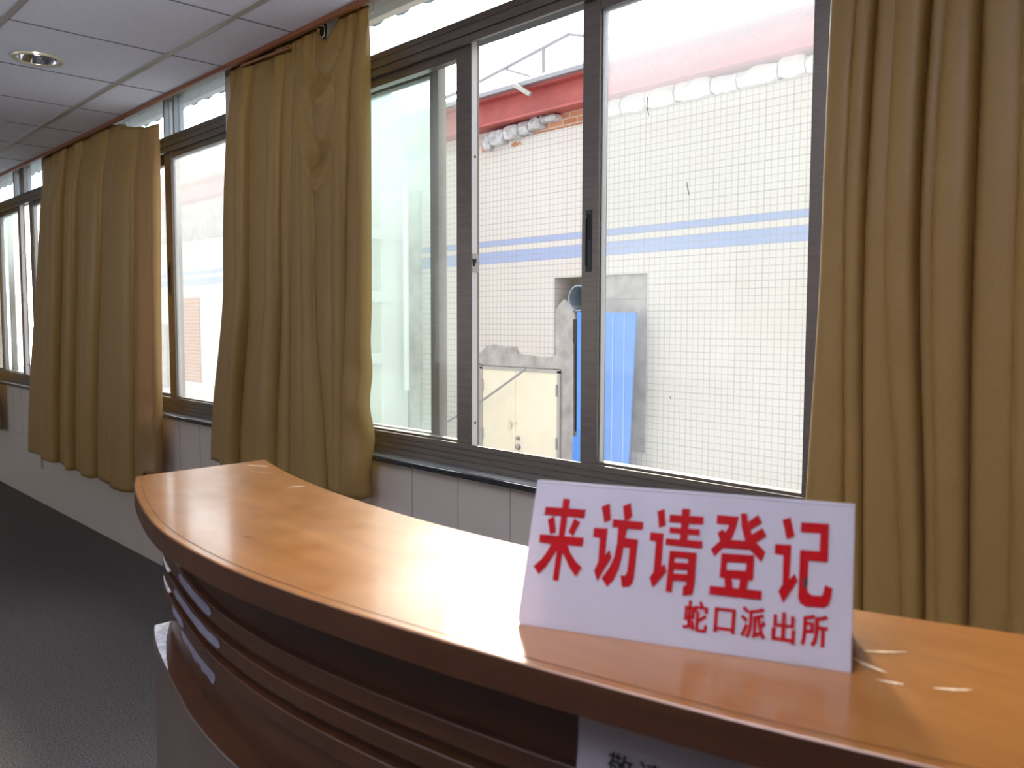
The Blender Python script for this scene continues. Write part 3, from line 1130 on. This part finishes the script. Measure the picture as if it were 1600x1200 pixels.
# back leaf, from the fold down to its own foot
apexL, apexR = S(0.0026, SH, -ST * 0.6), S(SW - 0.0008, SH, -ST * 0.6)
foot = 2 * SH * math.sin(TILT)
fL, fR = A + nb * foot + e * 0.002, A + nb * foot + e * (SW - 0.001)
vv = (apexR - fR).normalized()
bn = e.cross(vv).normalized() * ST
vs = [fL, fR, apexR, apexL, fL + bn, fR + bn, apexR + bn, apexL + bn]
MB().add(vs, [(0, 1, 2, 3), (7, 6, 5, 4), (0, 4, 5, 1), (1, 5, 6, 2), (2, 6, 7, 3), (3, 7, 4, 0)]).build('back_leaf', M['acrylic'], sign)
GLYPHS = {
  'lai': [[(12.8,98.4),(48.0,98.8),(47.8,91.8),(12.7,91.6)],[(27.8,106.5),(33.6,106.5),(31.7,38.5),(26.9,38.6)],[(21.6,91.2),(24.7,78.0),(19.9,75.8),(16.2,87.8)],[(39.4,91.0),(44.9,88.1),(40.0,76.1),(35.6,79.0)],[(10.9,74.9),(49.3,75.8),(49.0,68.3),(11.1,68.2)],[(22.3,69.1),(29.4,69.3),(26.7,62.2),(23.0,55.4),(19.3,48.6),(14.1,42.4),(8.7,48.0),(15.6,55.4),(19.7,62.8)],[(30.5,68.2),(36.1,68.5),(39.4,62.2),(44.7,56.0),(50.5,51.6),(46.1,43.7),(39.9,50.4),(35.5,57.6),(31.1,63.1)]],
  'fang': [[(61.7,102.5),(68.3,105.7),(70.8,92.1),(65.4,89.5)],[(57.0,84.6),(68.7,85.1),(68.8,63.2),(72.1,68.1),(74.4,62.5),(64.6,42.5),(61.0,50.0),(63.6,57.2),(62.9,76.9),(57.2,77.0)],[(79.6,104.5),(85.9,107.6),(88.2,97.1),(85.5,93.5),(81.9,93.1)],[(72.5,93.1),(97.6,92.9),(97.4,86.6),(72.5,86.6)],[(77.5,87.2),(84.9,87.1),(84.2,79.0),(94.6,78.6),(94.3,48.2),(93.5,44.0),(90.0,40.8),(85.4,39.8),(83.2,49.0),(87.0,49.2),(88.4,52.4),(88.6,71.1),(83.4,71.4),(82.7,61.7),(81.0,53.3),(77.6,44.6),(73.2,38.8),(68.0,44.8),(73.9,55.0),(76.5,62.7),(77.9,74.6)]],
  'qing': [[(108.2,102.7),(114.0,105.0),(115.9,92.0),(110.7,89.6)],[(104.3,85.5),(114.8,85.3),(115.5,59.5),(117.8,61.8),(119.9,56.3),(110.0,42.3),(106.8,49.6),(109.5,54.8),(109.3,78.5),(104.2,78.9)],[(128.0,106.6),(134.2,106.7),(134.0,78.5),(128.3,78.4)],[(118.5,101.0),(145.3,101.5),(145.3,95.3),(118.5,94.8)],[(119.4,90.9),(143.2,91.3),(143.2,86.4),(119.4,86.3)],[(117.1,81.8),(145.9,82.3),(145.7,76.6),(117.0,76.7)],[(120.9,72.7),(125.5,72.8),(125.1,40.5),(120.4,40.7)],[(135.9,72.9),(142.0,73.0),(142.0,47.3),(140.9,40.8),(133.7,39.3),(133.6,46.0),(136.0,47.4)],[(120.9,72.7),(142.0,73.0),(141.8,67.8),(121.0,67.4)],[(120.9,63.8),(142.1,64.4),(142.1,59.1),(121.0,58.1)],[(121.2,54.9),(142.1,56.0),(142.1,50.3),(121.3,49.8)]],
  'deng': [[(155.8,104.0),(172.5,103.9),(171.0,96.5),(168.5,87.4),(164.9,82.2),(155.7,71.6),(152.7,76.9),(159.2,84.0),(162.0,89.2),(164.8,95.1),(165.5,96.8),(155.5,97.1)],[(160.6,93.1),(165.2,88.7),(164.0,82.9),(159.2,84.0),(157.0,89.9)],[(173.5,106.8),(178.1,107.0),(179.4,100.5),(182.2,92.7),(187.4,84.4),(193.8,78.8),(190.8,71.0),(183.1,78.5),(177.9,86.7),(174.6,96.8)],[(179.6,100.6),(186.5,106.7),(189.7,100.8),(181.4,94.2)],[(190.4,96.7),(193.9,91.4),(186.2,85.1),(182.0,90.7)],[(161.5,85.1),(184.2,86.1),(183.8,79.2),(161.9,78.9)],[(161.0,74.6),(185.4,75.6),(185.5,69.4),(161.1,68.4)],[(161.0,74.6),(165.4,74.7),(165.7,60.8),(160.9,60.3)],[(160.7,62.2),(185.5,63.4),(185.3,56.4),(160.8,56.2)],[(180.1,69.9),(185.5,70.1),(185.7,58.4),(180.0,59.3)],[(164.2,56.7),(169.7,56.9),(171.2,48.9),(165.5,49.4)],[(176.3,57.7),(182.4,57.6),(181.1,48.5),(175.6,49.0)],[(154.0,49.2),(192.6,49.7),(192.6,43.0),(154.0,42.9)]],
  'ji': [[(204.7,104.4),(210.6,106.9),(214.3,93.0),(208.4,90.1)],[(200.3,85.6),(212.0,86.1),(211.9,60.6),(215.6,65.2),(217.7,59.7),(208.1,43.0),(204.4,50.9),(207.1,56.2),(206.6,77.8),(200.3,78.3)],[(218.3,103.8),(238.2,104.3),(238.1,96.9),(218.2,96.5)],[(232.2,103.7),(238.2,104.3),(238.2,76.1),(232.3,76.6)],[(218.4,83.1),(238.3,83.4),(238.2,76.0),(218.4,75.5)],[(218.4,83.1),(224.7,83.1),(224.7,54.5),(225.7,52.3),(228.6,50.8),(234.4,51.1),(235.8,52.8),(237.0,59.3),(242.1,57.3),(241.3,49.7),(239.7,45.1),(236.9,42.9),(223.9,42.3),(220.2,44.1),(218.6,47.7)]],
}

for key, word in (('lai', GLYPHS['lai']), ('fang', GLYPHS['fang']), ('qing', GLYPHS['qing']), ('deng', GLYPHS['deng']), ('ji', GLYPHS['ji'])):
    m_ = MB()
    for j, poly in enumerate(word):
        k = len(poly)
        d1 = 0.00055 + 0.00003 * j
        vs = [S(u / 1000, w_ / 1000, d1) for u, w_ in poly] + [S(u / 1000, w_ / 1000, 0.0) for u, w_ in poly]
        m_.add(vs, [tuple(range(k))] + [(i, i + k, (i + 1) % k + k, (i + 1) % k) for i in range(k)])
    m_.build('large_character', M['red'], sign)


def glyph(ch, bold):
    c = bpy.data.curves.new('glyph', 'FONT')
    c.body = ch
    c.size = 1.0
    c.offset = bold
    c.fill_mode = 'FRONT'
    o = bpy.data.objects.new('glyph', c)
    COL.objects.link(o)
    bpy.context.view_layer.update()
    me = o.to_mesh()
    V = [tuple(q.co) for q in me.vertices]
    F = [tuple(p.vertices) for p in me.polygons]
    o.to_mesh_clear()
    bpy.data.objects.remove(o)
    return V, F


for ch, uc, wc in (('蛇', 0.1450, 0.0251), ('口', 0.1668, 0.0246), ('派', 0.1878, 0.0257), ('出', 0.2094, 0.0251), ('所', 0.2309, 0.0259)):
    V, F = glyph(ch, 0.012)
    x0_, x1_ = min(p[0] for p in V), max(p[0] for p in V)
    y0_, y1_ = min(p[1] for p in V), max(p[1] for p in V)
    hw = {'口': (0.0150, 0.0185), '出': (0.0160, 0.0220)}.get(ch, (0.0180, 0.0228))
    m_ = MB()
    for q, du in enumerate((-0.00035, 0.0, 0.00035)):
        m_.add([S(uc + du + ((p[0] - x0_) / (x1_ - x0_) - 0.5) * hw[0], wc + ((p[1] - y0_) / (y1_ - y0_) - 0.5) * hw[1], 0.0006 + 0.00002 * q) for p in V], F)
    m_.build('small_character', M['red'], sign)
st = MB()
pts = [(0.2232 + 0.0016 * math.cos(t) * (1 + 0.3 * math.sin(3 * t)), 0.0592 + 0.0042 * math.sin(t)) for t in np.linspace(0, 2 * math.pi, 14)[:-1]]
st.add([S(a, b, 0.0009) for a, b in pts], [tuple(range(13))])
st.build('smudge', M['stain'], sign)

# ------------------------------------------------------------------ notice taped under the counter edge
qs = oc(0.0385)
note = empty('paper_notice', (-0.33, 0.48, 0.9))
tag(note, 'white paper notice with black lettering taped below the counter edge', 'notice')
PX0, PX1 = -0.421, -0.205


def on_paper(x, z, d=0.0):
    y = float(np.interp(x, qs[:, 0], qs[:, 1]))
    lean = max(0.0, 0.992 - z) * 0.10
    return (x + 0.25 * (lean + d), y - lean - d, z)


m_ = MB()
cols, rws = 24, 16
zz = np.linspace(1.030, 0.74, rws)
vs = [on_paper(PX0 + (PX1 - PX0) * i / cols, z) for z in zz for i in range(cols + 1)]
m_.add(vs, [(r * (cols + 1) + i, (r + 1) * (cols + 1) + i, (r + 1) * (cols + 1) + i + 1, r * (cols + 1) + i + 1) for r in range(rws - 1) for i in range(cols)])
po = m_.build('sheet', M['paper'], note)
sm = po.modifiers.new('thickness', 'SOLIDIFY')
sm.thickness = 0.0004
for ch, xc, zc in (('敬', -0.3845, 0.977), ('请', -0.3610, 0.977)):
    V, F = glyph(ch, 0.010)
    hs = 0.021
    m_ = MB().add([on_paper(xc + (p[0] - 0.5) * hs, zc + (p[1] - 0.38) * hs, 0.0008) for p in V], F)
    m_.build('character', M['ink'], note)

# ================================================================== OUTSIDE
D = 8.0


def bx(r):
    return r * D


def bz(r):
    return Z(r, D)


gr = MB().box(-60, 12, 1.98, 60, -1.6, -1.36).build('ground', M['ground'])
tag(gr, kind='structure')
house = tag(empty('tiled_building', (-12, D, -1.36)), 'pale mosaic-tiled building with two blue stripes opposite the windows', 'building')
HX0, HX1 = bx(-0.944), bx(-0.758)
HZ0, HZ1 = bz(-0.19), bz(0.0745)
TOPR = bz(0.3085)
wx0, wx1 = -27.0, 8.0
wb = MB()
wb.box(wx0, HX0, D, D + 0.5, -1.36, TOPR)
wb.box(HX1, wx1, D, D + 0.5, -1.36, TOPR)
wb.box(HX0, HX1, D, D + 0.5, HZ1, TOPR)
wb.box(HX0, HX1, D, D + 0.5, -1.36, HZ0)
wb.box(wx0, wx1, D + 0.06, D + 0.5, TOPR, bz(0.40))
wb.build('facade_wall', M['facade'], house)
# walled-up opening with render, set back
rc = MB().box(HX0, HX1, D + 0.38, D + 0.5, HZ0, HZ1)
rc.build('render_infill', M['plaster'], house)
rv = MB().box(HX1 - 0.75, HX1, D + 0.035, D + 0.38, HZ0, HZ1).box(bx(-0.872), HX1, D + 0.03, D + 0.38, bz(0.037), HZ1)
rv.prism_xz([(HX0, HZ0), (bx(-0.895), HZ0), (bx(-0.898), bz(0.0)), (bx(-0.905), bz(0.028)), (bx(-0.925), bz(0.040)), (bx(-0.938), bz(0.030)), (HX0, bz(0.02))],
            D + 0.012, D + 0.38)
rv.build('render_patch', M['plaster'], house, bevel=0.01)
# ragged render around the door head and beside the door
pm = MB()
pm.prism_xz([(bx(-1.135), bz(-0.072)), (bx(-1.135), bz(-0.052)), (bx(-1.118), bz(-0.050)), (bx(-1.105), bz(-0.038)), (bx(-1.085), bz(-0.036)),
             (bx(-1.06), bz(-0.040)), (bx(-1.03), bz(-0.038)), (bx(-1.025), bz(-0.050)), (bx(-0.96), bz(-0.055)), (bx(-0.944), bz(-0.052)),
             (bx(-0.900), bz(-0.03)), (bx(-0.897), -0.75), (bx(-0.915), -0.80), (bx(-0.925), -0.8), (bx(-0.926), bz(-0.072))], D - 0.02, D + 0.02)
pm.box(bx(-1.135), bx(-1.118), D - 0.02, D + 0.02, -1.36, bz(-0.07))
pm.build('render_surround', M['plaster'], house)
# far left: rough render band and blocked window openings
pm = MB().prism_xz([(bx(-2.9), bz(0.235)), (bx(-1.95), bz(0.225)), (bx(-1.95), TOPR), (bx(-2.9), TOPR)], D - 0.02, D + 0.01)
pm.build('render_band', M['plaster'], house)
MB().box(bx(-2.415), bx(-2.285), D - 0.015, D + 0.01, bz(-0.165), bz(0.072)).build('bricked_window', M['rawbrick'], house)
MB().box(bx(-2.63), bx(-2.51), D - 0.03, D + 0.01, bz(-0.19), bz(-0.002)).build('blind_window', M['plaster'], house)
# pipe
pc = (bx(-0.893), D, bz(0.041))
pr = MB().lathe([(0.150, 0.42), (0.150, 0.0), (0.165, 0.0), (0.165, 0.42), (0.150, 0.42)], pc, axis='y', n=40)
pr.build('duct_pipe', M['pipe'], house, smooth=True)
MB().box(bx(-0.9035), bx(-0.893), D + 0.005, D + 0.02, bz(-0.17), bz(0.008)).build('dark_slot', M['dark'], house)
# doors
dx0, dx1, dzt, dzb = bx(-1.116), bx(-0.928), bz(-0.075), -1.34
dm = bx(-1.030)
for a, b, hs in ((dx0 + 0.03, dm - 0.006, dx0 + 0.03), (dm + 0.006, dx1 - 0.03, dx1 - 0.03)):
    dl = MB().box(a, b, D - 0.035, D - 0.002, dzb, dzt - 0.03).build('door_leaf', M['door'], house, bevel=0.004)
    for zz in (dzt - 0.33, dzt - 1.02, dzb + 0.25):
        MB().tube([(hs, D - 0.045, zz), (hs, D - 0.045, zz + 0.15)], 0.016, 8).build('hinge', M['chrome'], dl)
MB().box(dx0 - 0.02, dx0 + 0.03, D - 0.045, D, dzb, dzt).box(dx1 - 0.03, dx1 + 0.02, D - 0.045, D, dzb, dzt) \
    .box(dx0 - 0.02, dx1 + 0.02, D - 0.045, D, dzt - 0.03, dzt + 0.01).build('door_frame', M['doortrim'], house)
MB().box(dm - 0.05, dm + 0.008, D - 0.045, D - 0.03, dzb, dzt - 0.03).build('cover_strip', M['door'], house)
kn = bz(-0.208)
for zz, r in ((kn, 0.038), (kn + 0.12, 0.026)):
    MB().lathe([(0.0005, -0.035), (r * 0.8, -0.033), (r, -0.02), (r * 0.6, -0.008), (r * 1.1, 0.0)], (dm + 0.07, D - 0.035, zz), axis='y', n=20) \
        .build('door_knob', M['chrome'], house, smooth=True)
pl = MB().box(dm - 0.10, dm - 0.055, D - 0.07, D - 0.045, kn + 0.24, kn + 0.31).box(dm - 0.10, dm + 0.04, D - 0.055, D - 0.045, kn + 0.31, kn + 0.335)
pl.tube([(dm - 0.092, D - 0.058, kn + 0.30), (dm - 0.092, D - 0.058, kn + 0.35), (dm - 0.062, D - 0.058, kn + 0.35), (dm - 0.062, D - 0.058, kn + 0.30)], 0.006, 6)
pl.build('padlock', M['brass'], house)
# steel beam and flashing along the roof edge
b0r, b1r, b2r = bz(0.3325), bz(0.378), bz(0.391)
bm2 = MB().prism_yz([(D - 0.22, b0r), (D - 0.22, b0r + 0.03), (D - 0.12, b0r + 0.03), (D - 0.10, b1r - 0.03), (D - 0.22, b1r - 0.03), (D - 0.22, b1r),
                     (D + 0.06, b1r), (D + 0.06, b0r)], wx0, wx1)
bm2.build('steel_beam', M['steel_red'], house)
MB().prism_yz([(D - 0.30, b1r), (D - 0.30, b1r + 0.05), (D - 0.27, b1r + 0.05), (D - 0.24, b2r), (D + 0.3, b2r + 0.12), (D + 0.3, b1r)], wx0, wx1) \
    .build('roof_flashing', M['flashing'], house)
bk = MB().tube([(bx(-1.03) * 0.965, D - 0.34, b1r + 0.02), (bx(-0.998) * 0.965, D - 0.30, b1r - 0.14)], 0.035, 4)
bk.build('beam_bracket', M['doortrim'], house)
# broken blocks bedded between the beam and the tiles
rnd = random.Random(4)


def rock(x0, x1, z0, z1, y0, y1, mat, name='broken_block'):
    pts = []
    for zz in (z0, (z0 + z1) / 2, z1):
        ring = []
        for t in np.linspace(0, 1, 6):
            k = (1.0 if 0.1 < t < 0.9 else 0.8)
            zc = (z0 + z1) / 2
            ring.append((x0 + (x1 - x0) * t, y0 + rnd.uniform(0, 0.03) + (0.03 if zz != (z0 + z1) / 2 else 0), zc + (zz - zc) * k + rnd.uniform(-0.015, 0.015)))
        pts.append(ring)
    vs = [p for r in pts for p in r] + [(p[0], y1, p[2]) for r in pts for p in r]
    fs = []
    for a in range(2):
        for i in range(5):
            q = a * 6 + i
            fs.append((q, q + 1, q + 7, q + 6))
            fs.append((q + 18, q + 24, q + 25, q + 19))
    for i in range(5):
        fs += [(i, i + 18, i + 19, i + 1), (12 + i, 13 + i, 31 + i, 30 + i)]
    for a in range(2):
        q = a * 6
        fs += [(q, q + 6, q + 24, q + 18), (q + 5, q + 23, q + 29, q + 11)]
    MB().add(vs, fs).build(name, mat, house)


for ra, rb, za, zb_ in ((-1.100, -1.085, 0.298, 0.324), (-1.086, -1.050, 0.302, 0.326), (-1.050, -1.015, 0.306, 0.330), (-1.015, -0.992, 0.309, 0.330),
                        (-0.992, -0.965, 0.314, 0.332), (-0.965, -0.93, 0.322, 0.332)):
    rock(bx(ra), bx(rb) - 0.02, bz(za), bz(zb_), D - 0.14, D + 0.07, M['block'])
rock(bx(-1.118), bx(-1.095), bz(0.292), bz(0.315), D - 0.03, D + 0.05, M['rawbrick'])
rock(bx(-1.045), bx(-1.02), bz(0.292), bz(0.307), D - 0.03, D + 0.05, M['rawbrick'])
MB().box(bx(-1.04), bx(-0.86), D + 0.02, D + 0.07, TOPR, bz(0.333)).build('raw_brick_course', M['rawbrick'], house)
xx = -0.86
while xx < -0.40:
    wd = rnd.uniform(0.035, 0.06)
    rock(bx(xx), bx(xx + wd) - 0.02, bz(0.307), bz(rnd.uniform(0.327, 0.334)), D - 0.10, D + 0.07, M['facade_plain'], 'rendered_block')
    xx += wd
xx = -2.9

# blue sheet leaning in front of the walled-up opening
YP = D - 0.22
poly = [(YP * -0.894, Z(0.0195, YP)), (YP * -0.7785, Z(0.0175, YP)), (YP * -0.789, Z(-0.215, YP)), (YP * -0.792, -1.35), (YP * -0.905, -1.35),
        (YP * -0.902, Z(-0.178, YP)), (YP * -0.8935, Z(-0.178, YP))]
sh = MB().prism_xz(poly, YP, YP + 0.02)
pnl = sh.build('blue_panel', M['blue'])
tag(pnl, 'bright blue metal sheet standing upright before the grey rendered opening', 'panel')
rb = MB()
for r in (-0.868, -0.846, -0.822, -0.80):
    rb.box(YP * r, YP * r + 0.012, YP - 0.008, YP, -1.3, Z(0.016, YP))
rb.build('pressed_rib', plain('pale_blue_rib', (0.30, 0.48, 0.85), 0.5), pnl)

# cable
tag(MB().tube([(-9.80, 7.78, -0.20), (-9.40, 7.78, -0.08), (-8.6, 7.79, 0.31), (-7.875, 7.80, 0.717)], 0.016, 8).build('hanging_cable', M['cable']),
    'thin grey cable slanting across the cream double door', 'cable')

# side wing with string courses, seen through the left pane
WX = -10.62
wing = MB().box(-12.0, WX, 5.9, D - 0.02, -1.36, Z(0.43, 8)).build('side_wing', M['wing'], house)
for z0_, z1_ in ((2.565, 2.715), (1.63, 1.79), (0.71, 0.87)):
    MB().box(-12.05, WX + 0.07, 5.8, D - 0.05, z0_, z1_).build('string_course', M['wing_trim'], wing)
MB().box(WX, WX + 0.05, 7.45, 7.90, -1.36, Z(0.25, 8)).build('pilaster', M['wing_trim'], wing)
pp = MB().tube([(-10.35, 7.72, Z(0.265, 7.72)), (-10.35, 7.72, Z(-0.13, 7.72))], 0.045, 12)
tag(pp.build('drain_pipe', M['white_pipe'], smooth=True), 'white vertical drain pipe at the corner of the side wing', 'pipe')
MB().box(WX, bx(-1.29), D - 0.07, D, -1.36, Z(0.25, 8)).build('grey_pier', M['plaster'], house)

# light frame on the roof
rf = tag(empty('roof_frame', (-8.2, 8.3, bz(0.40))), 'thin pale tube frame standing on the roof above the red beam', 'frame')
MB().tube([(-10.2, 8.3, 4.70), (-9.318, 8.3, 4.856 - 0.06), (-7.603, 8.3, 5.045)], 0.028, 8).build('rail', M['roof_tube'], rf)
MB().tube([(-8.063, 8.3, 4.985), (-8.05, 8.3, 4.45)], 0.028, 8).build('post', M['roof_tube'], rf)
MB().tube([(-8.86, 8.3, 4.877), (-8.314, 8.3, 4.66)], 0.018, 8).build('brace', M['roof_tube'], rf)
MB().tube([(-7.603, 8.3, 5.045), (-6.9, 8.35, 4.84)], 0.022, 8).build('side_rail', M['roof_tube'], rf)
# crumpled sheeting lying on the roof
tp = MB()
nx, ny = 30, 6
vs = []
for j in range(ny + 1):
    for i in range(nx + 1):
        vs.append((-11.5 + i * 0.24, 8.35 + j * 0.2, bz(0.385) + 0.30 * math.sin(math.pi * j / ny) ** 0.5 * (0.7 + 0.3 * math.sin(i * 1.7 + j))))
tp.add(vs, [(j * (nx + 1) + i, j * (nx + 1) + i + 1, (j + 1) * (nx + 1) + i + 1, (j + 1) * (nx + 1) + i) for j in range(ny) for i in range(nx)])
to = tp.build('roof_sheeting', M['tarp'], None, smooth=True)
tag(to, 'crumpled pale sheeting on the roof edge under the tube frame', 'sheeting')

# buildings farther off, seen through the second window
far = tag(empty('distant_block', (-44, 22, -1.36)), 'white distant block with flat slab roof seen through the second window', 'building')
MB().box(-62, -34, 20, 30, -1.36, Z(0.40, 20)).build('block_wall', M['facade_plain'], far)
MB().box(-63, -33, 18.8, 31, Z(0.375, 20), Z(0.405, 20)).build('roof_slab', M['tarp'], far)
MB().box(-55, -40, 22, 29, Z(0.40, 20), Z(0.54, 20)).build('roof_storey', M['facade_plain'], far)
for k in range(5):
    MB().box(-53 + 2.5 * k, -52.2 + 2.5 * k, 21.95, 22.1, Z(0.44, 20), Z(0.51, 20)).build('window_strip', M['flashing'], far)

# scalloped awning along the outside of the windows
aw = MB()
ys, x_end = 2.4, -2.72
nseg = 240
xa = -13.0
vs = []
for i in range(nseg + 1):
    x = xa + (x_end - xa) * i / nseg
    sca = 0.055 * abs(math.sin(math.pi * (x - x_end) / 0.205)) ** 0.6
    vs += [(x, ys, 2.775 - sca), (x, ys - 0.01, 2.84), (x, 2.0, 3.02)]
fs = []
for i in range(nseg):
    for k in range(2):
        a = i * 3 + k
        fs.append((a, a + 3, a + 4, a + 1))
aw.add(vs, fs)
ao = aw.build('awning', M['awning'])
sm = ao.modifiers.new('thickness', 'SOLIDIFY')
sm.thickness = 0.003
tag(ao, 'pale blue awning with scalloped edge outside the upper panes', 'awning')
